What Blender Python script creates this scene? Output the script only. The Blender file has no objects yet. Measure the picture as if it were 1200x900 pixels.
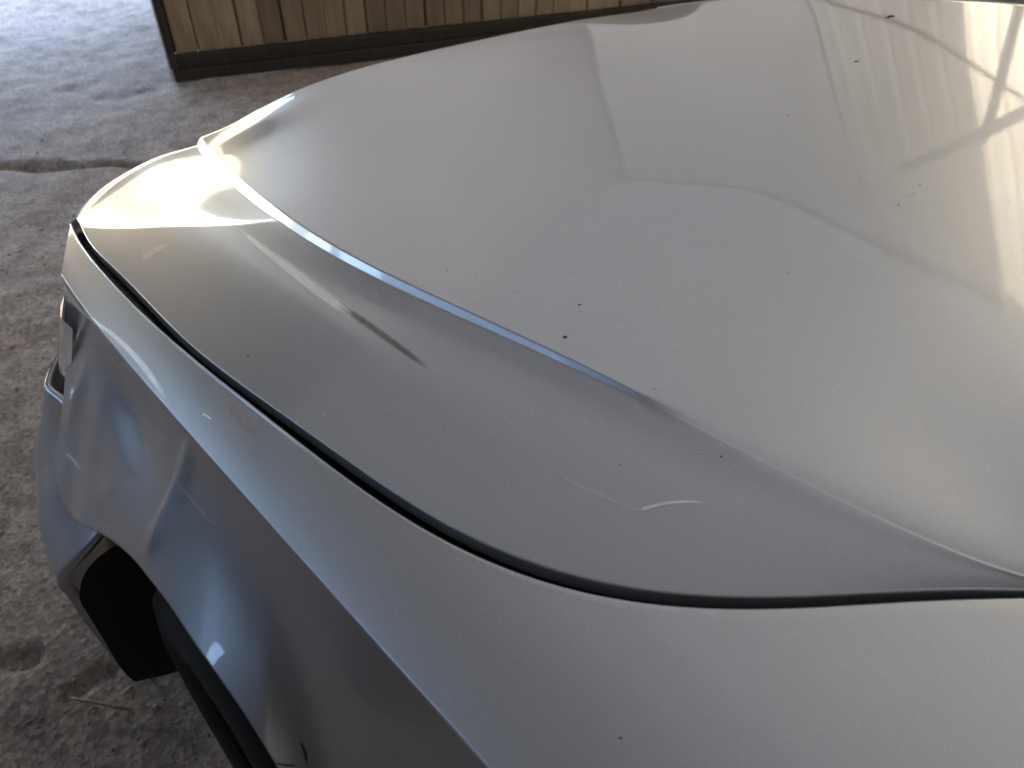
import bpy, bmesh, math, random
import numpy as np
from math import sin, cos, tan, radians, pi, sqrt
from mathutils import Vector
from mathutils.bvhtree import BVHTree

S = bpy.context.scene
COL = S.collection
random.seed(4); RNG = np.random.default_rng(4)

# ------------------------------------------------------------------ camera
H = 1.42; PIT = radians(39.5); YAW = radians(40.0); FPX = 900.0
cam = bpy.data.cameras.new('camera'); camo = bpy.data.objects.new('camera', cam); COL.objects.link(camo)
cam.sensor_width = 36; cam.lens = 36 * FPX / 1200; cam.clip_start = 0.02; cam.clip_end = 2000
camo.location = (0, 0, H); camo.rotation_euler = (pi / 2 - PIT, 0, -YAW)
cam.dof.use_dof = True; cam.dof.focus_distance = 1.0; cam.dof.aperture_fstop = 5.8
S.camera = camo
# ------------------------------------------------------------------ sky, sun, exposure
SUN_EL = radians(60); SUN_AZ = radians(106)      # azimuth clockwise from +Y (towards the car's right and rear)
w = bpy.data.worlds.new('World'); S.world = w; w.use_nodes = True
nt = w.node_tree
sky = nt.nodes.new('ShaderNodeTexSky'); sky.sky_type = 'NISHITA'; sky.sun_disc = False; sky.dust_density = .7; sky.ozone_density = 1.0
sky.sun_elevation = SUN_EL; sky.sun_rotation = SUN_AZ
nt.links.new(sky.outputs[0], nt.nodes['Background'].inputs[0]); nt.nodes['Background'].inputs[1].default_value = 0.15
sl = bpy.data.lights.new('sun', 'SUN'); sl.energy = 5.0; sl.angle = radians(0.5); sl.color = (1, 0.92, 0.80)
so = bpy.data.objects.new('sun', sl); COL.objects.link(so)
sd = Vector((sin(SUN_AZ) * cos(SUN_EL), cos(SUN_AZ) * cos(SUN_EL), sin(SUN_EL)))
so.rotation_euler = sd.to_track_quat('Z', 'Y').to_euler(); so.location = (8, -8, 12)
S.view_settings.view_transform = 'Standard'; S.view_settings.look = 'None'
S.view_settings.exposure = 3.45; S.view_settings.use_white_balance = True; S.view_settings.white_balance_temperature = 6600; S.view_settings.white_balance_tint = 10; S.view_settings.gamma = 1.0
S.render.engine = 'CYCLES'
c = S.cycles; c.use_denoising = True; c.max_bounces = 8; c.diffuse_bounces = 5; c.glossy_bounces = 4
c.transmission_bounces = 5; c.transparent_max_bounces = 8; c.sample_clamp_indirect = 6; c.blur_glossy = 0.3
c.caustics_reflective = False; c.caustics_refractive = False

# ------------------------------------------------------------------ helpers
_h = np.array([sin(YAW), cos(YAW), 0]); _r = np.array([cos(YAW), -sin(YAW), 0]); _z = np.array([0, 0, 1.])
_f = _h * cos(PIT) - _z * sin(PIT); _u = _h * sin(PIT) + _z * cos(PIT); CC = np.array([0, 0, H])
def ray(px, py): return _f * FPX + _r * (px - 600) + _u * (450 - py)
def atz(px, py, zz):
    d = ray(px, py); return CC + d * (zz - H) / d[2]
def aty(px, py, yy):
    d = ray(px, py); return CC + d * yy / d[1]
def solve(px, py, f):
    """first point of the sight line that meets the height profile z = f(y)"""
    d = ray(px, py); g = lambda m: m - f(d[1] * (m - H) / d[2])
    m = H - .02
    while m > .3 and g(m) > 0: m -= .004
    lo, hi = m, m + .004
    for _ in range(40):
        q = (lo + hi) / 2
        if g(q) > 0: hi = q
        else: lo = q
    return atz(px, py, lo)
def fit(pts, deg, n):
    """smooth curve through surveyed points: chord-length Chebyshev least squares, ends pinned"""
    p = np.array(pts, float); t = np.r_[0, np.cumsum(np.linalg.norm(np.diff(p, axis=0), axis=1))]; t /= t[-1]
    wt = np.ones(len(t)); wt[0] = wt[-1] = 8
    out = np.zeros((n, 3)); tt = np.linspace(0, 1, n)
    for k in range(3):
        cf = np.polynomial.chebyshev.Chebyshev.fit(t, p[:, k], deg, w=wt)
        out[:, k] = cf(tt)
    L = np.r_[0, np.cumsum(np.linalg.norm(np.diff(out, axis=0), axis=1))]; L /= L[-1]
    return np.stack([np.interp(tt, L, out[:, k]) for k in range(3)], 1)
def at_t(curve, ts):
    n = len(curve); q = np.linspace(0, 1, n)
    return np.stack([np.interp(ts, q, curve[:, k]) for k in range(3)], 1)
def smooth_poly(pts, n, it=3):
    """Chaikin rounded polyline resampled to n"""
    p = np.array(pts, float)
    for _ in range(it):
        a = p[:-1] * .75 + p[1:] * .25; b = p[:-1] * .25 + p[1:] * .75
        q = np.empty((len(a) * 2, p.shape[1])); q[0::2] = a; q[1::2] = b
        p = np.vstack([p[:1], q, p[-1:]])
    L = np.r_[0, np.cumsum(np.linalg.norm(np.diff(p, axis=0), axis=1))]; L /= L[-1]
    tt = np.linspace(0, 1, n)
    return np.stack([np.interp(tt, L, p[:, k]) for k in range(p.shape[1])], 1)
def link(name, me, mat, parent=None, smooth=True):
    o = bpy.data.objects.new(name, me); COL.objects.link(o)
    if mat: me.materials.append(mat)
    if smooth and len(me.polygons): me.polygons.foreach_set('use_smooth', [True] * len(me.polygons))
    if parent: o.parent = parent
    return o
def mesh(name, V, F):
    me = bpy.data.meshes.new(name); me.from_pydata([tuple(v) for v in V], [], F); me.update(); return me
def grid_mesh(name, P, flip=False):
    n, m = P.shape[:2]; V = P.reshape(-1, 3)
    i = np.arange(n * m).reshape(n, m)
    q = np.stack([i[:-1, :-1], i[1:, :-1], i[1:, 1:], i[:-1, 1:]], -1).reshape(-1, 4)
    if flip: q = q[:, ::-1]
    me = bpy.data.meshes.new(name)
    me.vertices.add(len(V)); me.vertices.foreach_set('co', V.astype(np.float32).ravel())
    me.loops.add(q.size); me.loops.foreach_set('vertex_index', q.astype(np.int32).ravel())
    me.polygons.add(len(q)); me.polygons.foreach_set('loop_start', np.arange(0, q.size, 4, dtype=np.int32))
    me.update(calc_edges=True); me.validate(); return me
def tag(o, label=None, cat=None, group=None, kind=None):
    for k, v in (('label', label), ('category', cat), ('group', group), ('kind', kind)):
        if v: o[k] = v
    return o
def empty(name, loc, label, cat, group=None):
    o = bpy.data.objects.new(name, None); COL.objects.link(o); o.location = loc; o.empty_display_size = .2
    return tag(o, label, cat, group)
def box_bm(bm, lo, hi, bev=0.0):
    r = bmesh.ops.create_cube(bm, size=1.0)
    for v in r['verts']:
        v.co = Vector([lo[k] + (v.co[k] + .5) * (hi[k] - lo[k]) for k in range(3)])
    if bev:
        es = list({e for v in r['verts'] for e in v.link_edges})
        bmesh.ops.bevel(bm, geom=es, offset=bev, segments=2, affect='EDGES', profile=.6)
def from_bm(name, bm, mat, parent=None, smooth=False):
    me = bpy.data.meshes.new(name); bm.to_mesh(me); bm.free(); return link(name, me, mat, parent, smooth)
def tube(bm, a, b, r, n=8):
    a = Vector(a); b = Vector(b); d = b - a; q = d.to_track_quat('Z', 'Y')
    ra = [bm.verts.new(a + q @ Vector((r * cos(2 * pi * k / n), r * sin(2 * pi * k / n), 0))) for k in range(n)]
    rb = [bm.verts.new(b + q @ Vector((r * cos(2 * pi * k / n), r * sin(2 * pi * k / n), 0))) for k in range(n)]
    for k in range(n): bm.faces.new((ra[k], ra[(k + 1) % n], rb[(k + 1) % n], rb[k]))
    bm.faces.new(ra[::-1]); bm.faces.new(rb)
def lathe_x(prof, n, cx, cy, cz):
    """prof: list of (x, radius) turned about the X axis"""
    a = np.linspace(0, 2 * pi, n + 1)
    return np.array([[(cx + x, cy + r * cos(t), cz + r * sin(t)) for t in a] for x, r in prof])

# ------------------------------------------------------------------ materials
def mat(name):
    m = bpy.data.materials.new(name); m.use_nodes = True
    return m, m.node_tree, m.node_tree.nodes['Principled BSDF']
def N(t, typ, **kw):
    n = t.nodes.new(typ)
    for k, v in kw.items(): setattr(n, k, v)
    return n
def noise(t, scale, detail=4, rough=.55, co=None, dist=0):
    n = N(t, 'ShaderNodeTexNoise'); n.inputs['Scale'].default_value = scale; n.inputs['Detail'].default_value = detail
    n.inputs['Roughness'].default_value = rough; n.inputs['Distortion'].default_value = dist
    if co: t.links.new(co, n.inputs['Vector'])
    return n
def ramp(t, src, stops):
    r = N(t, 'ShaderNodeValToRGB'); e = r.color_ramp.elements
    while len(e) < len(stops): e.new(.5)
    for k, (p, cl) in enumerate(stops):
        e[k].position = p; e[k].color = (*cl, 1) if len(cl) == 3 else cl
    t.links.new(src, r.inputs[0]); return r
def geo(t): return N(t, 'ShaderNodeNewGeometry').outputs['Position']
def bump(t, src, strength, dist, bs, chain=None):
    b = N(t, 'ShaderNodeBump'); b.inputs['Strength'].default_value = strength; b.inputs['Distance'].default_value = dist
    t.links.new(src, b.inputs['Height'])
    if chain: t.links.new(chain, b.inputs['Normal'])
    t.links.new(b.outputs[0], bs.inputs['Normal']); return b.outputs[0]

def paint_material(name, col):
    m, t, b = mat(name); g = geo(t)
    fl = N(t, 'ShaderNodeTexVoronoi'); fl.inputs['Scale'].default_value = 1500; t.links.new(g, fl.inputs['Vector'])
    dust = noise(t, 9, 6, .65, g); fine = noise(t, 160, 3, .6, g)
    r1 = ramp(t, fl.outputs['Color'], [(0, tuple(x * .9 for x in col)), (.8, tuple(x * 1.04 for x in col)), (1, tuple(min(1, x * 1.22) for x in col))])
    t.links.new(r1.outputs[0], b.inputs['Base Color'])
    b.inputs['Metallic'].default_value = .78; b.inputs['Roughness'].default_value = .38
    b.inputs['Coat Weight'].default_value = 1; b.inputs['Coat IOR'].default_value = 1.6
    mx = N(t, 'ShaderNodeMath', operation='MULTIPLY'); t.links.new(dust.outputs[0], mx.inputs[0]); t.links.new(fine.outputs[0], mx.inputs[1])
    cr = ramp(t, mx.outputs[0], [(.15, (.02,) * 3), (.45, (.065,) * 3)])
    t.links.new(cr.outputs[0], b.inputs['Coat Roughness'])
    # orange peel of the lacquer
    op = noise(t, 90, 2, .5, g)
    bp = N(t, 'ShaderNodeBump'); bp.inputs['Strength'].default_value = .07; bp.inputs['Distance'].default_value = .0006
    t.links.new(op.outputs[0], bp.inputs['Height']); t.links.new(bp.outputs[0], b.inputs['Coat Normal'])
    return m
PAINT = paint_material('silver_paint', (.46, .47, .49))

def plain(name, col, rough=.6, metal=0, var=.25, scale=12, bumpd=.0):
    m, t, b = mat(name); g = geo(t); n = noise(t, scale, 5, .6, g)
    r = ramp(t, n.outputs[0], [(.3, tuple(x * (1 - var) for x in col)), (.7, tuple(min(1, x * (1 + var)) for x in col))])
    t.links.new(r.outputs[0], b.inputs['Base Color']); b.inputs['Roughness'].default_value = rough; b.inputs['Metallic'].default_value = metal
    if bumpd: bump(t, noise(t, scale * 8, 4, .6, g).outputs[0], .5, bumpd, b)
    return m
BLACK = plain('black_plastic', (.006, .006, .006), .6, 0, .3, 40)
SEAL = plain('black_gutter', (.004, .004, .004), .6, 0, .3, 60)
RUBBER = plain('tyre_rubber', (.004, .004, .004), .95, 0, .3, 30, .001)
RIM = plain('rim_metal', (.16, .15, .14), .5, .8, .2, 20)
DARKG = plain('dark_glass', (.01, .012, .014), .05, 0, .1, 5)
def glass(name, col):
    m, t, b = mat(name); b.inputs['Base Color'].default_value = (*col, 1); b.inputs['Roughness'].default_value = .03
    b.inputs['Transmission Weight'].default_value = .85; b.inputs['IOR'].default_value = 1.45; return m
LENS = glass('headlight_lens', (.9, .92, .95))
CHROME = plain('reflector_chrome', (.8, .8, .8), .12, 1, .05, 5)

def ground_material():
    m, t, b = mat('worn_concrete'); g = geo(t)
    big = noise(t, .9, 5, .6, g, .4); mid = noise(t, 9, 6, .7, g, .3); fine = noise(t, 110, 5, .7, g)
    vo = N(t, 'ShaderNodeTexVoronoi'); vo.inputs['Scale'].default_value = 85; t.links.new(g, vo.inputs['Vector'])
    a = ramp(t, big.outputs[0], [(.3, (.43, .35, .29)), (.5, (.49, .41, .35)), (.72, (.55, .475, .415))])
    b2 = ramp(t, mid.outputs[0], [(.3, (.45, .43, .42)), (.5, (.85, .84, .83)), (.72, (1.15, 1.1, 1.05))])
    b3 = ramp(t, vo.outputs['Color'], [(.0, (.5, .5, .5)), (.5, (.9, .88, .86)), (.93, (1.1, 1.08, 1.05)), (1, (1.9, 1.85, 1.8))])
    b4 = ramp(t, fine.outputs[0], [(.3, (.6, .6, .6)), (.65, (1.2, 1.2, 1.2))])
    cur = a.outputs[0]
    for q in (b2, b3, b4):
        mx = N(t, 'ShaderNodeMix', data_type='RGBA', blend_type='MULTIPLY'); mx.inputs[0].default_value = 1
        t.links.new(cur, mx.inputs[6]); t.links.new(q.outputs[0], mx.inputs[7]); cur = mx.outputs[2]
    t.links.new(cur, b.inputs['Base Color']); b.inputs['Roughness'].default_value = .85
    ch = bump(t, mid.outputs[0], .3, .005, b); ch = bump(t, vo.outputs['Distance'], .35, .005, b, ch); bump(t, fine.outputs[0], .5, .003, b, ch)
    return m
GROUND = ground_material()
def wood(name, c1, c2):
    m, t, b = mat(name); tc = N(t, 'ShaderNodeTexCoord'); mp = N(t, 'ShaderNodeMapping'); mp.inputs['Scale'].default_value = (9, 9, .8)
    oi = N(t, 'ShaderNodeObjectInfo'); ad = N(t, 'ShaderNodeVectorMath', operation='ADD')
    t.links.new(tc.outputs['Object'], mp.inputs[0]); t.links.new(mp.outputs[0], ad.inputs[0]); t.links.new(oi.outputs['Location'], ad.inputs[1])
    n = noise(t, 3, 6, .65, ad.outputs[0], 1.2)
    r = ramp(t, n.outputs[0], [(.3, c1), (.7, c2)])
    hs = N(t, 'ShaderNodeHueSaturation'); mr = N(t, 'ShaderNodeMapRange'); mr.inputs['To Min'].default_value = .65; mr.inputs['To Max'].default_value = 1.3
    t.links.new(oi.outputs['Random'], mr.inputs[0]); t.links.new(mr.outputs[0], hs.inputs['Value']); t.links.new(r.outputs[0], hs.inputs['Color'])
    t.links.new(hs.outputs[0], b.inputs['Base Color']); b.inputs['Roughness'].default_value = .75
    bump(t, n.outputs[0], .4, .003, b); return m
PLANK = wood('weathered_plank', (.26, .20, .135), (.43, .335, .23))
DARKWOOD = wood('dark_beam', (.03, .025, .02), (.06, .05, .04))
STEEL = plain('galvanised_steel', (.55, .56, .58), .45, .8, .2, 8)
SHEET = plain('grey_wall_sheet', (.42, .41, .38), .6, 0, .2, 2)
ROOFM = plain('pale_roof_sheet', (.55, .54, .52), .7, 0, .12, .7)
FACADE = plain('sunlit_render', (.64, .53, .33), .9, 0, .12, .6)
def translucent(name, col, op=.75):
    m, t, b = mat(name); t.nodes.remove(b); out = t.nodes['Material Output']
    tr = N(t, 'ShaderNodeBsdfTranslucent'); df = N(t, 'ShaderNodeBsdfDiffuse'); mx = N(t, 'ShaderNodeMixShader')
    n = noise(t, 1.5, 4, .6, geo(t)); r = ramp(t, n.outputs[0], [(.3, tuple(x * .85 for x in col)), (.7, col)])
    t.links.new(r.outputs[0], tr.inputs[0]); t.links.new(r.outputs[0], df.inputs[0]); mx.inputs[0].default_value = op
    t.links.new(df.outputs[0], mx.inputs[1]); t.links.new(tr.outputs[0], mx.inputs[2]); t.links.new(mx.outputs[0], out.inputs[0]); return m
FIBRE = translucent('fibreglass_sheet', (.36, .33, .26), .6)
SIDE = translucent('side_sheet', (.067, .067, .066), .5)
GABLE = translucent('gable_sheet', (.52, .505, .48), .7); GABLE_DIM = translucent('dim_gable_sheet', (.17, .18, .195), .7)  # second gable tone made darker to dim the reflection in the hood flange
ROOFS = [translucent('graded_roof_sheet', (a * .97, a * .99, a * 1.02), .5) for a in (.022, .022, .026, .036, .052, .060)]  # roof tones graded for what the hood mirrors
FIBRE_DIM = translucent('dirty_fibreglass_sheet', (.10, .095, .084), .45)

# ------------------------------------------------------------------ ground (one sheet, dense near the car)
def spacing(lo, hi, d, far):
    a = np.arange(lo, hi + d / 2, d); g = []; s = d; p = hi
    while p < far: s *= 1.25; p += s; g.append(p)
    g2 = []; s = d; p = lo
    while p > -far: s *= 1.25; p -= s; g2.append(p)
    return np.r_[g2[::-1], a, g]
gx = spacing(-1.2, 3.0, .012, 400); gy = spacing(0.3, 7.0, .014, 400)
X, Y = np.meshgrid(gx, gy, indexing='ij')
def vnoise(X, Y, s, seed):
    r = np.random.default_rng(seed); T = r.random((256, 256)); x = X / s; y = Y / s
    i = np.floor(x).astype(int); j = np.floor(y).astype(int); fx = x - i; fy = y - j; fx = fx * fx * (3 - 2 * fx); fy = fy * fy * (3 - 2 * fy)
    g = lambda a, b: T[a % 256, b % 256]
    return (g(i, j) * (1 - fx) + g(i + 1, j) * fx) * (1 - fy) + (g(i, j + 1) * (1 - fx) + g(i + 1, j + 1) * fx) * fy - .5
near = ((X > -3) & (X < 5) & (Y > -1) & (Y < 9))
Z = (.018 * vnoise(X, Y, .45, 1) + .010 * vnoise(X, Y, .12, 2) + .003 * vnoise(X, Y, .04, 3)) * near
def crack(pts, width, depth):
    global Z
    p = smooth_poly(pts, 60, 1)
    jit = .02 * vnoise(X, Y, .07, 9) + .03 * vnoise(X, Y, .25, 10)
    D = np.full(X.shape, 9.)
    for a, b in zip(p[:-1], p[1:]):
        ab = b - a; t = np.clip(((X - a[0]) * ab[0] + (Y - a[1]) * ab[1]) / (ab @ ab), 0, 1)
        D = np.minimum(D, np.hypot(X - a[0] - t * ab[0], Y - a[1] - t * ab[1]))
    wv = width * (1 + 1.2 * vnoise(X, Y, .2, 12))
    Z = Z - depth * np.exp(-((D + jit) / wv) ** 2) * near
crack([atz(-60, 196, 0)[:2], atz(20, 190, 0)[:2], atz(75, 197, 0)[:2], atz(150, 190, 0)[:2], atz(260, 205, 0)[:2]], .03, .045)
crack([atz(85, 104, 0)[:2], atz(120, 116, 0)[:2], atz(175, 106, 0)[:2]], .05, .012)
crack([atz(-10, 780, 0)[:2], atz(15, 776, 0)[:2], atz(35, 772, 0)[:2]], .012, .02)
crack([atz(85, 815, 0)[:2], atz(110, 796, 0)[:2], atz(130, 785, 0)[:2]], .010, .02)
ground = link('ground', grid_mesh('ground', np.stack([X, Y, Z], -1)), GROUND); tag(ground, kind='structure')

# loose grit on the floor
bm = bmesh.new()
for k in range(1500):
    px = random.uniform(-60, 250); py = random.uniform(150, 980)
    p = atz(px, py, 0)
    if k > 1100: p = np.array([random.uniform(-1, 1.2), random.uniform(.6, 5), 0])
    s = random.choice((.0015, .002, .0025, .003, .004, .006)) * random.uniform(.7, 1.2)
    r = bmesh.ops.create_icosphere(bm, subdivisions=1, radius=s)
    st = Vector((random.uniform(.7, 1.5), random.uniform(.7, 1.3), random.uniform(.4, .8)))
    for v in r['verts']:
        v.co = Vector((v.co.x * st.x * random.uniform(.8, 1.2), v.co.y * st.y * random.uniform(.8, 1.2), v.co.z * st.z)) + Vector((p[0], p[1], .002))
grit = from_bm('grit', bm, plain('grit_stone', (.26, .24, .22), .9, 0, .6, 150)); tag(grit, 'loose grey grit scattered over the worn concrete floor', 'grit', kind='stuff')
STRAW = plain('straw', (.32, .24, .14), .8, 0, .3, 60)
def twig(pix, r, label, group=None, m=STRAW):
    bm = bmesh.new(); P = [atz(x, y, .006) for x, y in pix]
    n = 6; rings = []
    for k, p in enumerate(P):
        a = P[max(0, k - 1)]; b = P[min(len(P) - 1, k + 1)]; q = Vector(b - a).to_track_quat('Z', 'Y')
        rr = r * (1 - .35 * k / len(P))
        rings.append([bm.verts.new(Vector(p) + q @ Vector((rr * cos(2 * pi * i / n), rr * sin(2 * pi * i / n), 0))) for i in range(n)])
    for a, b in zip(rings[:-1], rings[1:]):
        for i in range(n): bm.faces.new((a[i], a[(i + 1) % n], b[(i + 1) % n], b[i]))
    bm.faces.new(rings[0][::-1]); bm.faces.new(rings[-1])
    o = from_bm('straw_stalk', bm, m, None, True); tag(o, label, 'straw', group)
twig([(84, 818), (105, 822), (128, 827), (153, 832)], .0035, 'dry straw stalk lying on the floor below the wheel arch')
twig([(143, 815), (149, 809), (155, 804)], .005, 'short pale straw chip just above the long dry stalk', None, plain('pale_straw', (.6, .52, .42), .8, 0, .2, 60))

# ------------------------------------------------------------------ the car
car = empty('silver_car', (.85, 0, 0), 'damaged silver car with scratched hood and dented front fender', 'car')
def part(name, me, m, parent=car, smooth=True):
    o = link(name, me, m, None, smooth); o.parent = parent
    if parent is car: o.matrix_parent_inverse.identity(); o.location = (-.85, 0, 0)
    return o
def spart(name, me, m, parent, smooth=True):     # child of a part: same frame
    return link(name, me, m, parent, smooth)

def kink(y, y0, w, k):                                   # extra slope k beyond y0, eased in over w
    a = y - y0; return 0 if a < 0 else (k * a * a / (2 * w) if a < w else k * (a - w / 2))
zN = lambda y: .905 - .05 * y - .012 * y * y - kink(y, 1.30, .06, .03)
zK = lambda y: .948 - .05 * y - .015 * y * y - kink(-y, -.35, .15, .145)
zR = lambda y: .863 - .042 * y
Npx = [(1275, 691), (1200, 686), (1130, 690), (1050, 693), (950, 695), (860, 694), (780, 690), (700, 680), (650, 668), (600, 650), (540, 620), (470, 576), (400, 530), (330, 485), (258, 430), (200, 377), (150, 330), (118, 296), (103, 278), (94, 262), (91, 256)]
K1px = [(1275, 690), (1208, 683), (1130, 652), (1050, 614), (975, 578), (900, 542), (830, 507), (760, 470), (700, 446), (640, 421), (560, 384), (480, 345), (400, 302), (350, 274), (318, 255), (275, 219), (258, 202), (233, 180)]
NV = 420
Nc = fit([solve(x, y, zN) for x, y in Npx], 10, NV * 3)
def on_plane(px, py):                                  # front corner: the crease runs in a straight upright plane
    d = ray(px, py); return CC + d * (.268 / (d[0] - .13 * d[1]))
K1 = fit([solve(x, y, zK) for x, y in K1px[:-4]] + [on_plane(x, y) for x, y in ((318, 255), (300, 239.5), (282, 223.5), (258, 202))] + [atz(244, 189, .819), atz(231, 171, .804)], 6, NV)
Nfull = Nc
_s = np.linspace(0, 1, NV); Nc = at_t(Nfull, _s + .86 * _s * (1 - _s))   # stations of both edges meet at the fold of the front corner
# upper edge of the pressed crease: a few mm inboard of the lower edge, steep at the front, fading out rearwards
_d = np.gradient(K1, axis=0); _wn = np.stack([_d[:, 1], -_d[:, 0], np.zeros(NV)], 1); _wn /= np.linalg.norm(_wn, axis=1, keepdims=True)
vv = np.linspace(0, 1, NV)
amt = np.clip((vv - .20) / .50, 0, 1); amt = amt ** .8
cw_ = .0018 + .0085 * amt + .002 * np.clip((vv - .72) / .28, 0, 1) ** 1.5; cs_ = np.interp(vv, [0, .17, .21, .25, .31, .40, .50, .60, .75, 1], [.18, .2, .6, 1.45, 1.5, 1.42, 1.2, 1.1, 1.1, 1.2])
K2 = K1 + _wn * cw_[:, None]; K2[:, 2] += cw_ * cs_
# upper surface: thin plate spline through surveyed heights
Fpx = [(240, 151, .838), (300, 125, .872), (400, 86, .899), (500, 61, .906), (600, 39, .909), (690, 22, .91), (770, 10, .905)]
Fr3 = [K2[-1]] + [atz(x, y, zz) for x, y, zz in Fpx]
far_side = [atz(850, 0, .935), np.array([1.93, 1.0, .965]), np.array([2.02, .7, .990]), np.array([2.03, .35, 1.002]), np.array([1.97, .0, 1.005])]
rear = [np.array([.66, -.05, .929]), np.array([.9, -.14, .946]), np.array([1.25, -.16, .978]), np.array([1.6, -.12, 1.0])]
inner = [np.array([.62, .15, .9295]), np.array([.9, .55, .966]), np.array([1.2, .9, .960]), np.array([1.35, .4, .990]), np.array([.72, 1.1, .918]), np.array([.7, .5, .945]), np.array([1.15, 1.3, .922])]
ctrl = np.vstack([K2[::21], Fr3[1:], far_side, rear, inner])
def tps_fit(c, lam=4e-5):
    n = len(c); d = np.linalg.norm(c[:, None, :2] - c[None, :, :2], axis=2)
    with np.errstate(divide='ignore', invalid='ignore'): Kk = np.where(d > 0, d * d * np.log(d), 0)
    A = np.zeros((n + 3, n + 3)); A[:n, :n] = Kk + lam * np.eye(n); A[:n, n] = 1; A[:n, n + 1:] = c[:, :2]; A[n:, :n] = A[:n, n:].T
    return np.linalg.solve(A, np.r_[c[:, 2], 0, 0, 0])
TW = tps_fit(ctrl)
def zU(x, y):
    o = TW[len(ctrl)] + TW[len(ctrl) + 1] * x + TW[len(ctrl) + 2] * y
    for k in range(len(ctrl)):
        d2 = (x - ctrl[k, 0]) ** 2 + (y - ctrl[k, 1]) ** 2
        o = o + TW[k] * .5 * d2 * np.log(np.maximum(d2, 1e-12))
    return o
def coons(A, B, Cv, D, ts):
    """A: s-curve at t=0, B: s-curve at t=1 ; Cv: t-curve at s=0, D: t-curve at s=1"""
    n = len(A); s = np.linspace(0, 1, n)[:, None, None]; t = np.array(ts)[None, :, None]
    C_ = at_t(Cv, ts)[None]; D_ = at_t(D, ts)[None]
    return (1 - t) * A[:, None] + t * B[:, None] + (1 - s) * C_ + s * D_ - ((1 - s) * (1 - t) * A[0] + (1 - s) * t * B[0] + s * (1 - t) * A[-1] + s * t * B[-1])
# flange
Fc = smooth_poly([Nc[-1], atz(120, 224, .795), atz(160, 194, .792), atz(200, 172, .788), K1[-1] + (K1[-1] - K1[-12]) * .25], 60, 3)
Fc = np.vstack([Fc[:-1], K1[-1:]])
Fc = smooth_poly([Nc[-1], atz(118, 228, .797), atz(150, 204, .795), atz(190, 183, .789), K1[-1]], 60, 3)
t_fl = np.r_[0, .004, .01, np.linspace(.02, .98, 90), .988, .994, 1]
flange = coons(Nc, K1, np.stack([Nc[0], K1[0]]), Fc, t_fl)
lens = np.linalg.norm(K1 - Nc, axis=1)[:, None]
tt = np.array(t_fl)[None, :]
flange[:, :, 2] += .004 * lens * (4 * tt * (1 - tt))
# the front corner is pressed forward of a fold that runs from the crease to the shut line
fd = (flange[..., 0] - .403) * .806 + (flange[..., 1] - 1.03) * .592
fd = np.clip(fd, 0, None); flange[..., 2] -= .0032 * (fd / .09) * np.exp(1 - fd / .09) * (1 - np.exp(-fd / .006))
K1 = flange[:, -1].copy()
# crease wall
t_w = np.linspace(0, 1, 9)[1:]
wall = K1[:, None] * (1 - t_w[None, :, None]) + K2[:, None] * t_w[None, :, None]
# upper
NF = 150
t_up = np.r_[.0015, .003, .006, np.linspace(.025, 1, NF) ** 1.25]
far_c = fit([rear[-1] + np.array([.1, .04, -.01])] + far_side[::-1] + [Fr3[-1]], 3, NV)
Frc = smooth_poly([K2[-1]] + Fr3[2:] , 80, 3); Frc[-1] = far_c[-1]
Rc = smooth_poly([K2[0]] + rear + [far_c[0]], 80, 3)
up = coons(K2, far_c, Rc, Frc, t_up)
zz = zU(up[..., 0], up[..., 1])
e0 = (K2[:, 2] - zU(K2[:, 0], K2[:, 1]))[:, None]
dist = np.linalg.norm(up - K2[:, None], axis=2)
up[..., 2] = zz + e0 * np.exp(-(dist / .22) ** 2)
HG = np.concatenate([flange, wall, up], axis=1)          # [v along length, across]
# the crease softens to a wide fillet towards the windscreen
nfl = len(t_fl)
for v in range(NV):
    sg = .036 * max(0., 1 - vv[v] / .25) ** .8
    if sg < .0008: continue
    row = HG[v]; q = np.r_[0, np.cumsum(np.linalg.norm(np.diff(row[:, :2], axis=0), axis=1))]; q -= q[nfl - 1]
    gq = np.arange(max(q[0], -.25), .35, .0015); gz = np.interp(gq, q, row[:, 2])
    kx = np.arange(-int(3 * sg / .0015), int(3 * sg / .0015) + 1) * .0015; ker = np.exp(-(kx / sg) ** 2 / 2); ker /= ker.sum(); h_ = len(kx) // 2
    lo_ = gz[0] + (gz[1] - gz[0]) * np.arange(-h_, 0); hi_ = gz[-1] + (gz[-1] - gz[-2]) * np.arange(1, h_ + 1)
    sm = np.convolve(np.r_[lo_, gz, hi_], ker, 'valid'); m_ = (q >= gq[0]) & (q <= gq[-1])
    wgt = np.clip((.30 - q) / .08, 0, 1)
    row[m_, 2] += ((np.interp(q, gq, sm) - row[:, 2]) * wgt)[m_]
# hem: near edge rolled down, nose rolled down, far and rear edges turned down
def offs(edge, outdir, R, n=5, tail=.012):
    rows = []
    for a in np.linspace(0, pi / 2, n + 1)[1:]:
        rows.append(edge + outdir * (R * sin(a)) - np.array([0, 0, 1]) * (R * (1 - cos(a))))
    rows.append(rows[-1] - np.array([0, 0, tail])); return rows
def plan_normal(c, sign):
    d = np.gradient(c, axis=0); nrm = np.stack([d[:, 1], -d[:, 0], np.zeros(len(d))], 1) * sign
    return nrm / np.maximum(np.linalg.norm(nrm, axis=1, keepdims=True), 1e-9)
nn = plan_normal(Nc, -1)
hem = np.stack(offs(Nc, nn, .002, 4, .014)[::-1], 1)
ff = plan_normal(HG[:, -1], 1); hemf = np.stack(offs(HG[:, -1], ff, .0035, 4, .014), 1)
HG = np.concatenate([hem, HG, hemf], axis=1)
fe = HG[-1]; fn = plan_normal(fe, -1); fn[:8] = fn[8]; fn[-8:] = fn[-8]
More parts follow.
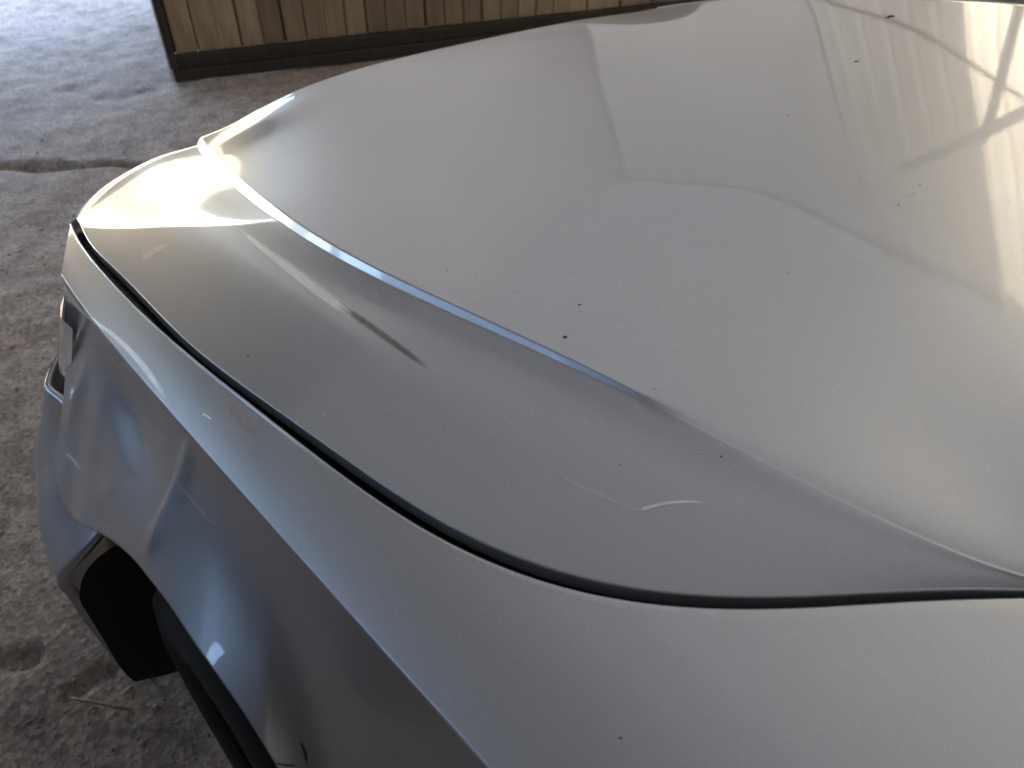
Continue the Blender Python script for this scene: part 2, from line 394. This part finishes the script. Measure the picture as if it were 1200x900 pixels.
# follow on from the surface slope at the nose
slope = (HG[-1] - HG[-6]); slope[:, 2] = np.minimum(slope[:, 2], 0)
nose = []
R = (.018 + .08 * np.clip(np.linalg.norm(fe - fe[8], axis=1) / .16, 0, 1))[:, None]; a0 = .15
for a in np.linspace(a0, pi / 2, 16)[1:]: nose.append(fe + fn * (R * (sin(a) - sin(a0))) - np.array([0, 0, 1]) * R * (cos(a0) - cos(a)))
nose.append(nose[-1] - np.array([0, 0, .03]))
re_ = HG[0]; rn = plan_normal(re_, 1); rn[:14] = rn[14]; rn[-8:] = rn[-8]
rear_rows = offs(re_, rn, .004, 3, .015)[::-1]
HG = np.concatenate([np.stack(rear_rows, 0), HG, np.stack(nose, 0)], axis=0)
hood_me = grid_mesh('hood', HG, flip=True)
hood = part('hood', hood_me, PAINT)

# ---- front fender (near side)
Epx = [(1300, 694), (1200, 698), (1100, 706), (1000, 711), (900, 711), (780, 706), (700, 697), (620, 680), (560, 655), (500, 622), (430, 573), (360, 525), (300, 480), (240, 432), (180, 378), (130, 330), (104, 300), (90, 278), (83, 262)]
Rpx = [(570, 897), (480, 797), (400, 710), (330, 632), (260, 550), (200, 482), (165, 442), (130, 402), (98, 362), (72, 322)]
NU = 300
yw, zw, RA = .60, .315, .375
def on_arch(px, py):
    d = ray(px, py); best = None
    for k in np.linspace(.2, 1.6, 4000):
        p = CC + d * (k / np.linalg.norm(d))
        if p[2] < zw - .1: break
        rr = math.hypot(p[1] - yw, p[2] - zw) - RA
        if best is None and rr < 0: return p
    return p
zE = lambda y: zN(y) - .003
Epts = [solve(x, y, zE) for x, y in Epx]
Ec = fit(Epts, 9, NU)
Rpts = [solve(x, y, zR) for x, y in Rpx]
d0 = Rpts[0] - Rpts[2]; d0 /= np.linalg.norm(d0)
ext = [Rpts[0] + d0 * s for s in (.75, .5, .25)]
Rc_ = fit(ext + Rpts, 5, NU)
Lpx = [(323, 896), (288, 838), (249, 783), (229, 756), (202, 713), (175, 678), (155, 653), (130, 632), (112, 622), (95, 616)]
Lpts = [on_arch(x, y) for x, y in Lpx[:7]] + [aty(x, y, yy) for (x, y), yy in zip(Lpx[7:], (.83, .885, .93))]
lip0 = Lpts[0]
back = [np.array([lip0[0] + .02, -.55, .22]), np.array([lip0[0] + .015, .0, .22]), np.array([lip0[0] + .015, yw - RA - .0, zw - .05]), np.array([lip0[0] + .012, yw - RA * .95, zw + .12])]
frontseam = [aty(82, 606, 1.0), aty(70, 582, 1.05), aty(63, 560, 1.10)]
Lc = smooth_poly(back + Lpts + frontseam, NU, 2)
# reparametrise ridge/edge so stations share y with the lip where possible
def by_y(curve, ys):
    o = np.argsort(curve[:, 1]); return np.stack([np.interp(ys, curve[o, 1], curve[o, k]) for k in range(3)], 1)
# extend the edge curve rearwards along the A-pillar foot
u = np.linspace(0, 1, NU)
tE = Ec
# front boundary (headlight / bumper seam)
FB = np.array([(1 - q) ** 2 * Rc_[-1] + 2 * q * (1 - q) * aty(50, 400, 1.22) + q * q * Lc[-1] for q in np.linspace(0, 1, 60)])
ysR = np.linspace(Rc_[0, 1], Rc_[-1, 1], NU)
Rst = by_y(Rc_, ysR)
t_top = np.linspace(0, 1, 40)
top = Ec[:, None] * (1 - t_top[None, :, None]) + Rst[:, None] * t_top[None, :, None]
lt = np.linalg.norm(Ec - Rst, axis=1)[:, None]
top[..., 2] += (.012 * lt * 4 * t_top * (1 - t_top)) * np.clip(1.3 - np.abs(ysR[:, None] - .6), .2, 1)
t_sd = np.linspace(0, 1, 120)[1:]
side = coons(Rst, Lc, np.stack([Rst[0] * (1 - a) + Lc[0] * a for a in np.linspace(0, 1, 20)]), FB, t_sd)
# belly: side bows outwards below the ridge
tb = t_sd[None, :]
bow = -.78 * (Rst[:, 0] - Lc[:, 0])[:, None] * (tb - tb ** 1.9)
side[..., 0] -= bow
def sst(a): a = np.clip(a, 0, 1); return a * a * (3 - 2 * a)
def dent(px, py, t_guess, sx, sy, depth, ang=0):
    """gaussian push along the panel normal around the panel point seen at a surveyed spot"""
    d = ray(px, py); d = d / np.linalg.norm(d); v = side - CC; q = v - (v @ d)[..., None] * d
    i = np.unravel_index(np.argmin(np.linalg.norm(q, axis=2)), q.shape[:2]); p = side[i]
    e1 = np.array([0, cos(ang), sin(ang)]); nrm = np.array([-.85, .05, .5]); nrm /= np.linalg.norm(nrm)
    e1 -= nrm * (e1 @ nrm); e1 /= np.linalg.norm(e1); e2 = np.cross(nrm, e1); r = side - p
    g = np.exp(-((r @ e1) / sx) ** 2 - ((r @ e2) / sy) ** 2)
    side[...] = side + nrm * (depth * g * sst(tb / .25) * sst((1 - tb) / .2))[..., None]
dent(150, 490, 0, .12, .05, -.017, .1)
dent(110, 545, 0, .05, .05, -.004, 0)
dent(193, 610, 0, .016, .11, .0085, 0)
dent(92, 462, 0, .022, .05, .006, .3)
# returns
lipd = np.array([.018, 0, 0]); ret = np.stack([Lc + np.array([.003, 0, -.004]) * 1, Lc + lipd + np.array([0, 0, -.003])], 1)
en = plan_normal(Ec, 1)
roll = []
RE = .004; Ec = Ec - en * .002; top[:, 0] = Ec
for a in np.linspace(0, pi / 2, 7)[1:]: roll.append(Ec + en * RE * sin(a) - np.array([0, 0, RE * (1 - cos(a))]))
roll.append(roll[-1] - np.array([0, 0, .05])); roll.append(roll[-1] + en * .05)
FG = np.concatenate([np.stack(roll[::-1], 1), top, side, ret], axis=1)
fender = part('fender', grid_mesh('fender', FG), PAINT)

# ---- gutter under the shut line
gn = plan_normal(Nc, -1)
gut = np.stack([Nc + gn * .03 + np.array([0, 0, -.045]), Nc - gn * .05 + np.array([0, 0, -.055])], 1)
part('hood_gutter', grid_mesh('hood_gutter', gut), SEAL)
seal = np.stack([Nc + gn * (.006 + .006 * cos(a)) + np.array([0, 0, -.030 + .006 * sin(a)]) for a in np.linspace(0, 2 * pi, 9)], 1)
part('hood_seal', grid_mesh('hood_seal', seal), SEAL)

# ---- wheel arch liner and wheel
ang = np.linspace(-.45, pi + .35, 60); RL = RA + .004
lin = np.array([[(x, yw + r * cos(a), zw + r * sin(a)) for a in np.linspace(st, pi + .35, 60)] for x, r, st in ((.06, RL - .006, -.36), (.085, RL - .004, -.42), (.11, RL, -.46), (.16, RL, -.48), (.21, RL, -.47), (.27, RL, -.44), (.33, RL, -.36))])
for k in range(60):
    if lin[0, k, 1] > yw + .2: sh = np.interp(lin[0, k, 1], [yw + .2, yw + .36], [0, .12]); lin[:, k, 0] -= sh * (1 - np.arange(7) / 6) ** 1.2
for k in range(60):
    if ang[k] > 1.25: lin[0, k, 0] = lin[1, k, 0] = max(.06, min(.19, .06 + (ang[k] - 1.25) * .2))
liner = part('wheel_arch_liner', grid_mesh('liner', lin), BLACK)
bm = bmesh.new(); box_bm(bm, (.33, yw - .40, .25), (.36, yw + .40, .78)); o = from_bm('inner_arch_panel', bm, BLACK, None); o.parent = car; o.location = (-.85, 0, 0)
wheel = bpy.data.objects.new('wheel', None); COL.objects.link(wheel); wheel.parent = car; wheel.location = (-.85 + .13, yw - .0, zw - .005)
wheel.rotation_euler = (0, 0, radians(3))
prof = [(.085, .17), (.098, .19), (.105, .25), (.094, .292), (.075, .306), (.04, .310), (0, .311), (-.04, .310), (-.075, .306), (-.094, .292), (-.105, .25), (-.098, .19), (-.085, .17)]
tyre = link('tyre', grid_mesh('tyre', lathe_x(prof, 72, 0, 0, 0)), RUBBER, wheel)
rp = [(-.09, .17), (-.085, .176), (-.075, .165), (-.05, .155), (.06, .15), (.085, .17)]
rim = link('rim', grid_mesh('rim', lathe_x(rp, 64, 0, 0, 0)), RIM, wheel)
bm = bmesh.new()
for k in range(5):
    a = 2 * pi * k / 5; tube(bm, (-.055, .04 * cos(a), .04 * sin(a)), (-.07, .16 * cos(a), .16 * sin(a)), .02, 8)
from_bm('spokes', bm, RIM, wheel, True)
hc = [(-.075, 0.0001), (-.078, .02), (-.072, .034), (-.05, .04)]
link('hub_cap', grid_mesh('hub', lathe_x(hc, 32, 0, 0, 0)), RIM, wheel)

# ---- bumper (popped out of its seat at the corner)
plan = smooth_poly([(-.058, .965), (-.056, 1.05), (-.042, 1.16), (-.005, 1.28), (.07, 1.38), (.17, 1.44), (.32, 1.49), (.60, 1.57), (.9, 1.60), (1.3, 1.58), (1.6, 1.48), (1.76, 1.3), (1.82, 1.1), (1.82, .97)], 140, 3)
pl = np.column_stack([plan, np.zeros(140)]); pn = plan_normal(pl, -1)
if pn[0, 0] > 0: pn = -pn
prof_b = [(.175, -.035), (.20, -.008), (.26, .006), (.36, .012), (.44, .012), (.475, .014), (.50, .008), (.55, -.022), (.60, -.046), (.622, -.052), (.630, -.058), (.626, -.066), (.60, -.068)]
zz_top = lambda k: 0
bp = np.zeros((140, len(prof_b), 3))
for k in range(140):
    for j, (zc, off) in enumerate(prof_b): bp[k, j] = pl[k] + pn[k] * off + np.array([0, 0, zc])
for j, (zc, off) in enumerate(prof_b):                     # the rear edge follows the wheel arch
    ya = yw + math.sqrt(max(.01, (RA + .005) ** 2 - (zc - zw) ** 2)) if abs(zc - zw) < RA else yw + .2
    ya = max(ya, yw + .33)
    for k in range(14):
        bp[k, j, 1] = ya + (pl[k, 1] - pl[0, 1]) * (1 - 0) if True else 0
for j, (zc, off) in enumerate(prof_b):                     # behind the corner the top edge tucks in under the fender
    bp[:, j, 0] += .075 * np.clip((1.22 - bp[:, j, 1]) / .2, 0, 1) * min(1, max(0, (zc - .50) / .08)) * (np.arange(140) < 70)
rim_ = bp[:1] + np.array([[[.016, .002, 0]]])                  # folded rear edge of the shell
bumper = part('bumper', grid_mesh('bumper', np.concatenate([rim_, bp], 0)), PAINT)
# ---- headlight
hp = smooth_poly([(.068, 1.17), (.061, 1.23), (.10, 1.31), (.17, 1.38), (.27, 1.44), (.40, 1.49)], 40, 3)
hl = np.zeros((40, 8, 3))
for k in range(40):
    for j in range(8):
        a = j / 7; hl[k, j] = (hp[k, 0] + .02 * (1 - sin(pi * a)) * 0 + .03 * a, hp[k, 1] - .05 * a, .645 + (.10 + .02 * (1 - k / 39)) * a)
head = part('headlight', grid_mesh('headlight', hl + np.array([.03, -.04, 0])), CHROME)
spart('lens', grid_mesh('lens', hl), LENS, head)
# ---- grille, far fender, cowl, windscreen, door, underbody: the rest of the car just out of frame
gr = smooth_poly([(.40, 1.48), (.65, 1.53), (.9, 1.55), (1.2, 1.53), (1.42, 1.47)], 40, 2)
G = np.zeros((40, 4, 3))
for k in range(40):
    for j in range(4): G[k, j] = (gr[k, 0], gr[k, 1] - .03 * j / 3, .64 + .14 * j / 3)
part('grille', grid_mesh('grille', G), BLACK)
fc = far_c.copy(); ffn = plan_normal(fc, 1)
if ffn[0, 0] < 0: ffn = -ffn
FF = np.stack([fc + ffn * .009 + np.array([0, 0, -.05]), fc + ffn * .009 + np.array([0, 0, -.003]), fc + ffn * .014] + [fc + ffn * a + np.array([0, 0, -b]) for a, b in ((.05, .02), (.09, .07), (.10, .15), (.12, .3), (.10, .45), (.08, .6))], 1)
part('fender', grid_mesh('fender_far', FF), PAINT)
cw = np.stack([Rc + np.array([0, -.01, -.03]), Rc + np.array([0, -.12, -.01])], 1)
part('cowl', grid_mesh('cowl', cw), BLACK)
ws = np.array([[(.46 + 1.0 * a * (1 - .0 * b) + .12 * b * (1 - 2 * a), -.16 - .85 * b - .05 * sin(pi * a) * -1, .96 + .42 * b) for b in np.linspace(0, 1, 8)] for a in np.linspace(0, 1, 16)])
part('windscreen', grid_mesh('windscreen', ws), DARKG)
bm = bmesh.new(); box_bm(bm, (.36, -2.2, .24), (1.45, 1.25, .30), .01); box_bm(bm, (.38, -.1, .30), (1.5, 1.15, .72), .03)
o = from_bm('underbody', bm, BLACK, None); o.parent = car; o.location = (-.85, 0, 0)
dr = np.array([[(.06 + .02 * sin(pi * b) * -1 + (.12 * max(0, b - .55) / .45), -.56 - 1.05 * a, .24 + .62 * b) for b in np.linspace(0, 1, 24)] for a in np.linspace(0, 1, 6)])
part('door', grid_mesh('door', dr, flip=True), PAINT)

# ------------------------------------------------------------------ wear: scuffs, scratches and dirt lying on the panels, plus one painted reflection
def bvh_of(*objs):
    V = []; F = []
    for o in objs:
        k = len(V); n = len(o.data.vertices); a = np.empty(n * 3, np.float32); o.data.vertices.foreach_get('co', a)
        V += [Vector(q) for q in a.reshape(-1, 3)]; F += [tuple(i + k for i in p.vertices) for p in o.data.polygons]
    return BVHTree.FromPolygons(V, F)
BV = {hood: bvh_of(hood), fender: bvh_of(fender)}
def hit(px, py, o):
    d = Vector(ray(px, py)).normalized(); loc, n, i, di = BV[o].ray_cast(Vector(CC), d)
    if loc is None: return None, None
    if n.dot(d) > 0: n = -n
    return loc, n
def mark_material(name, col, amount, rough=.5, streak=(4, 60), metal=0.0):
    m, t, b = mat(name); b.inputs['Base Color'].default_value = (*col, 1); b.inputs['Roughness'].default_value = rough; b.inputs['Metallic'].default_value = metal
    uv = N(t, 'ShaderNodeUVMap'); sep = N(t, 'ShaderNodeSeparateXYZ'); t.links.new(uv.outputs[0], sep.inputs[0])
    mp = N(t, 'ShaderNodeMapping'); mp.inputs['Scale'].default_value = (*streak, 1); t.links.new(uv.outputs[0], mp.inputs[0])
    n = noise(t, 1, 5, .7, mp.outputs[0])
    cr = ramp(t, sep.outputs[1], [(0, (0,) * 3), (.3, (1,) * 3), (.7, (1,) * 3), (1, (0,) * 3)])
    en_ = ramp(t, sep.outputs[0], [(0, (0,) * 3), (.15, (1,) * 3), (.8, (1,) * 3), (1, (0,) * 3)])
    nr = ramp(t, n.outputs[0], [(.25, (.25,) * 3), (.65, (1,) * 3)])
    m1 = N(t, 'ShaderNodeMath', operation='MULTIPLY'); m2 = N(t, 'ShaderNodeMath', operation='MULTIPLY'); m3 = N(t, 'ShaderNodeMath', operation='MULTIPLY')
    t.links.new(cr.outputs[0], m1.inputs[0]); t.links.new(en_.outputs[0], m1.inputs[1]); t.links.new(m1.outputs[0], m2.inputs[0]); t.links.new(nr.outputs[0], m2.inputs[1])
    t.links.new(m2.outputs[0], m3.inputs[0]); m3.inputs[1].default_value = amount; t.links.new(m3.outputs[0], b.inputs['Alpha']); return m
W_LIGHT = mark_material('pale_scuff', (1, 1, .98), .95, .5, (4, 60), .9)
W_FAINT = mark_material('faint_scratch', (.9, .9, .9), .4, .45, (4, 60), .9)
W_WHITE = mark_material('white_scratch', (1, 1, 1), .95, .5, (4, 20), .75)
REFL_PINK = mark_material('painted_pink_reflection', (.74, .52, .45), .36, .6, (2, 3), .5)  # colour of a warm reflection, painted on as a patch
W_DARK = mark_material('dark_scrape', (.07, .065, .06), .62, .6, (14, 10))
W_BLACK = mark_material('black_scrape', (.01, .01, .01), 1.0, .6, (9, 5))
def strip(name, o, pts, m, n=40):
    """pts: (px, py, width px)"""
    p = smooth_poly([(a, b, c_) for a, b, c_ in pts], n, 2); d = np.gradient(p[:, :2], axis=0); d /= np.linalg.norm(d, axis=1, keepdims=True)
    V = []; F = []; UV = []
    K = 5
    for k in range(n):
        for j in range(K):
            f = j / (K - 1) - .5; x = p[k, 0] - d[k, 1] * f * p[k, 2]; y = p[k, 1] + d[k, 0] * f * p[k, 2]
            l, nr = hit(x, y, o)
            if l is None: l = Vector(V[-1]) if V else Vector((0, 0, 0)); nr = Vector((0, 0, 0))
            V.append(l + nr * .0004); UV.append((k / (n - 1), j / (K - 1)))
    for k in range(n - 1):
        for j in range(K - 1): F.append((k * K + j, k * K + j + 1, (k + 1) * K + j + 1, (k + 1) * K + j))
    me = mesh(name, V, F); ul = me.uv_layers.new(name='UVMap')
    for lp in me.loops: ul.data[lp.index].uv = UV[lp.vertex_index]
    return link(name, me, m, o, True)
strip('scuff', hood, [(270, 262, 4), (290, 277, 7), (315, 297, 11), (340, 316, 16), (372, 341, 18), (400, 361, 18), (425, 379, 12)], W_LIGHT)['label'] = 'pale tapering scuff near the front corner of the hood'
strip('scrape', hood, [(398, 358, 6), (420, 372, 10), (450, 394, 10), (478, 414, 9), (504, 434, 6)], W_DARK)['label'] = 'dark scrape continuing the pale scuff'
strip('scratch', hood, [(743, 600, 4), (760, 595, 7), (785, 589, 5), (808, 588, 4), (832, 590, 3)], W_WHITE)['label'] = 'short white scratch'
strip('scratch', hood, [(650, 556, 4), (690, 574, 6), (720, 588, 5), (748, 599, 5)], W_FAINT)
strip('scratch', hood, [(437, 351, 1.6), (440, 346, 2), (446, 342, 1.6)], W_WHITE, 10)
strip('scratch', hood, [(165, 305, 8), (185, 292, 10), (200, 285, 6)], W_FAINT, 12)
strip('scratch', hood, [(1010, 250, 1.5), (1040, 238, 2), (1075, 222, 1.5)], W_FAINT, 12)
strip('scuff', fender, [(66, 320, 4), (80, 344, 6), (98, 368, 7), (125, 386, 7), (150, 408, 9), (168, 428, 11), (185, 452, 9), (203, 482, 8)], W_LIGHT)['label'] = 'pale scuff along the shoulder line'
strip('scratch', fender, [(500, 618, 3), (520, 632, 3), (532, 648, 4), (533, 664, 8)], W_FAINT, 20)
strip('scratch', fender, [(76, 530, 4), (86, 538, 5), (96, 552, 4)], W_LIGHT, 14)
strip('scratch', fender, [(205, 560, 3), (228, 590, 4), (255, 618, 4)], W_FAINT, 14)
strip('scratch', fender, [(236, 484, 4), (243, 488, 6), (250, 493, 3)], W_LIGHT, 10)
strip('painted_reflection', fender, [(268, 474, 10), (278, 484, 20), (288, 496, 20), (300, 512, 8)], REFL_PINK, 16)  # pinkish reflection painted onto the fender
strip('scrape', fender, [(352, 868, 3), (358, 882, 6), (360, 896, 3)], W_BLACK, 14)
strip('scrape', fender, [(322, 893, 2), (334, 897, 4), (350, 897, 3)], W_BLACK, 14)
def specks(name, o, items, m):
    bm = bmesh.new()
    for px, py, rp in items:
        l, n = hit(px, py, o)
        if l is None: continue
        s = rp * (l - Vector(CC)).length / FPX
        r = bmesh.ops.create_icosphere(bm, subdivisions=1, radius=1)
        q = n.to_track_quat('Z', 'Y'); sx, sy = random.uniform(.7, 1.5), random.uniform(.7, 1.2); an = random.uniform(0, pi)
        for v in r['verts']:
            x, y = v.co.x * sx, v.co.y * sy
            v.co = l + q @ Vector((s * (x * cos(an) - y * sin(an)), s * (x * sin(an) + y * cos(an)), s * .35 * v.co.z))
    ob = from_bm(name, bm, m, o, True); ob['kind'] = 'stuff'; return ob
M_DK = plain('dark_dirt', (.03, .025, .02), .8, 0, .3, 200); M_LT = plain('pale_dust', (.75, .73, .70), .8, 0, .1, 200); M_BR = plain('brown_dirt', (.20, .15, .10), .8, 0, .3, 200)
lt = []; dk = []
for k in range(240):
    x = random.uniform(180, 1195); y = random.uniform(180, 690); (lt if random.random() < .93 else dk).append((x, y, random.choice((.45, .5, .6, .7, .9))))
for k in range(90): x = random.gauss(790, 130); y = random.gauss(480, 90); (lt if random.random() < .93 else dk).append((x, y, random.choice((.4, .5, .6, .8))))
dk += [(662, 395, 2.6), (731, 331, 1), (606, 343, 1), (524, 317, 1), (1078, 216, 1.2), (1053, 240, 1.1), (924, 135, 1), (727, 545, 1)]
lt += [(767, 455, 2), (681, 365, 1.5), (560, 350, 1.5), (703, 337, 1.2), (1072, 226, 1.4), (822, 531, 1.8), (786, 556, 1.6), (880, 600, 1.2), (845, 522, 1.6)]
specks('dust_specks', hood, lt, M_LT); specks('dirt_specks', hood, dk, M_DK)
specks('brown_spots', hood, [(1044, 19, 3.5), (1040, 21, 2), (679, 357, 2.4), (1004, 72, 2), (291, 417, 2), (845, 535, 2)], M_BR)
ltf = [(random.uniform(150, 1190), random.uniform(480, 890), random.choice((.4, .5, .6))) for k in range(170)] + [(313, 605, 1.2), (456, 673, 1), (465, 718, 1), (540, 745, 1.2)]
specks('dust_specks', fender, ltf, M_LT); specks('dirt_specks', fender, [(727, 865, 1.6), (709, 838, .9), (737, 712, 1)], M_DK)

# ------------------------------------------------------------------ slatted gate panel standing on the floor
p0 = atz(206, 98, 0); p1 = atz(480, 66, 0); gd = Vector((p1 - p0)[:]).normalized(); gang = math.atan2(gd.y, gd.x)
gate = empty('slatted_gate', (p0[0], p0[1], 0), 'tall brown gate of vertical planks over a dark bottom rail, beyond the hood', 'gate')
gate.rotation_euler = (0, 0, gang)
PW = .118; GH = 1.22
meshes = []
for q in range(3):
    bm = bmesh.new(); box_bm(bm, (-.0565, -.011, 0), (.0565, .011, GH - .16), .007)
    me = bpy.data.meshes.new('plank'); bm.to_mesh(me); bm.free(); me.materials.append(PLANK); meshes.append(me)
for k in range(34):
    o = bpy.data.objects.new('plank', meshes[k % 3]); COL.objects.link(o); o.parent = gate
    o.location = (.10 + PW * k + random.uniform(-.004, .004), .03 + random.uniform(-.003, .003), .145); o.rotation_euler = (0, 0, random.uniform(-.02, .02))
bm = bmesh.new(); box_bm(bm, (.0, -.035, .012), (4.15, .035, .075), .008); from_bm('bottom_rail', bm, DARKWOOD, gate)
bm = bmesh.new(); box_bm(bm, (.02, -.02, .078), (4.15, .05, .142), .006); from_bm('kick_rail', bm, DARKWOOD, gate)
bm = bmesh.new(); box_bm(bm, (.02, .055, .145), (4.15, .075, GH), .0); from_bm('backing_sheet', bm, DARKWOOD, gate)
bm = bmesh.new(); box_bm(bm, (-.004, -.03, .08), (.036, .05, GH), .004); from_bm('edge_post', bm, DARKWOOD, gate)
bm = bmesh.new(); box_bm(bm, (-.012, -.036, .02), (-.005, .05, GH), .001); from_bm('edge_strip', bm, STEEL, gate)

# ------------------------------------------------------------------ the shed around (seen in the paint)
shed = empty('shed', (0, 0, 0), 'corrugated shed around the car, seen mirrored in the hood', 'shed')
def corr(name, o, ax, ay, L, Hh, pitch, amp, m, n_per=8):
    o, ax, ay = (np.array(v, float) for v in (o, ax, ay)); nrm = np.cross(ax, ay); n = int(L / pitch * n_per)
    s = np.linspace(0, L, n + 1); P = np.stack([o + ax * s[:, None] + nrm * (amp * np.cos(2 * pi * s / pitch))[:, None], o + ax * s[:, None] + ay * Hh + nrm * (amp * np.cos(2 * pi * s / pitch))[:, None]], 1)
    return link(name, grid_mesh(name, P), m, shed)
XR = 6.0; XL = -5.6; YB = -6.0; YF = 6.3; ZT = 5.4
# right wall: grey base sheet, dim fibreglass, bright fibreglass
def wbox(name, lo, hi, m): bm = bmesh.new(); box_bm(bm, lo, hi); return from_bm(name, bm, m, shed)
wbox('wall', (XR, YB, 0), (XR + .15, YF, 1.1), SHEET)
wbox('wall', (XR, YB, 1.1), (XR + .15, -3.0, ZT), SHEET)
wbox('wall', (-2.6, YF + .01, 0), (-1.85, YF + .14, 1.95), DARKWOOD)  # this and the next dark wall added to block bright ground from the fender
wbox('wall', (XL - .15, YF + .01, 0), (-2.601, YF + .14, 2.6), DARKWOOD)  # added dark wall, blocks bright ground from the fender
UPR = (0, -.35, 1)                                      # sheets skewed so their mirrored ribs lean as wanted in the hood
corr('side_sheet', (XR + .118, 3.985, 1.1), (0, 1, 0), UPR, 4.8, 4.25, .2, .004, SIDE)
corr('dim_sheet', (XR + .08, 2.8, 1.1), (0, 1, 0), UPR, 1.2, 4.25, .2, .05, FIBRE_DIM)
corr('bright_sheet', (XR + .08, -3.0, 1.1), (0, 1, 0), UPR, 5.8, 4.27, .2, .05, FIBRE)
for a_, b_, r_ in (((2.4, 3.7), (.6, .8), .075), ((1.95, 3.15), (2.12, 1.2), .04)):
    bm = bmesh.new(); tube(bm, (XR - .1 - r_, *a_), (XR - .1 - r_, *b_), r_); from_bm('brace', bm, STEEL, shed, True)
cab = smooth_poly([(3.9, 1.42), (2.9, 1.75), (1.9, 2.35), (.9, 3.2)], 24, 2); bm = bmesh.new()
for p_, q_ in zip(cab[:-1], cab[1:]): tube(bm, (XR - .3, *p_), (XR - .3, *q_), .016, 6)
from_bm('cable', bm, BLACK, shed, True)
# unseen back and left walls, front gable; openings shaped for the car's reflections
wbox('wall', (XL, YB - .15, 0), (XR, YB, ZT), SHEET)
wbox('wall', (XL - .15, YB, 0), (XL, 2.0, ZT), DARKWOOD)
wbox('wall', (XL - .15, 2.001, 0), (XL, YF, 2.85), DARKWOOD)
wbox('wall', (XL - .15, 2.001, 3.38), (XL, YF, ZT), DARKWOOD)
wbox('wall', (2.25, YF, 0), (XR + .15, YF + .15, 1.838), GABLE)
wbox('lintel', (XL - .15, YF, 3.25), (-2.6, YF + .15, ZT), GABLE_DIM)
wbox('lintel', (-2.599, YF, 2.5), (-1.85, YF + .15, ZT), GABLE_DIM)
wbox('lintel', (-1.849, YF, 1.84), (1.399, YF + .15, ZT), GABLE_DIM)
wbox('lintel', (1.4, YF, 1.84), (XR + .15, YF + .15, ZT), GABLE)
# roof: unseen strips, brighter towards the right to shape the hood's reflections
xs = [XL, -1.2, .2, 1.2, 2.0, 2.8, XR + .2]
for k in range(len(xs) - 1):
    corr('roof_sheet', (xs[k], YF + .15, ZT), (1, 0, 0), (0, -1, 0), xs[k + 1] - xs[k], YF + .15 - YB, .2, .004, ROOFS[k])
for y in (-3,): wbox('beam', (XL, y, ZT - .16), (XR, y + .035, ZT - .05), STEEL)
for x in (-3,): wbox('purlin', (x, YB, ZT - .26), (x + .03, YF, ZT - .17), STEEL)
# sunlit building across the yard
fac = empty('yard_building', (0, 20, 0), 'sunlit cream building across the yard, mirrored in the hood corner', 'building')
bm = bmesh.new(); box_bm(bm, (-3, 0, 0), (5.0, 8, 5.5)); from_bm('wall', bm, FACADE, fac)
bm = bmesh.new(); box_bm(bm, (-3.3, -.4, 5.51), (5.3, 8.4, 5.75)); from_bm('roof', bm, plain('roof_tile', (.32, .14, .08), .8), fac)
bm = bmesh.new(); box_bm(bm, (1.6, -.04, 0), (3.0, -.01, 2.2)); from_bm('gate_door', bm, DARKWOOD, fac)
fac.rotation_euler = (0, 0, radians(9))
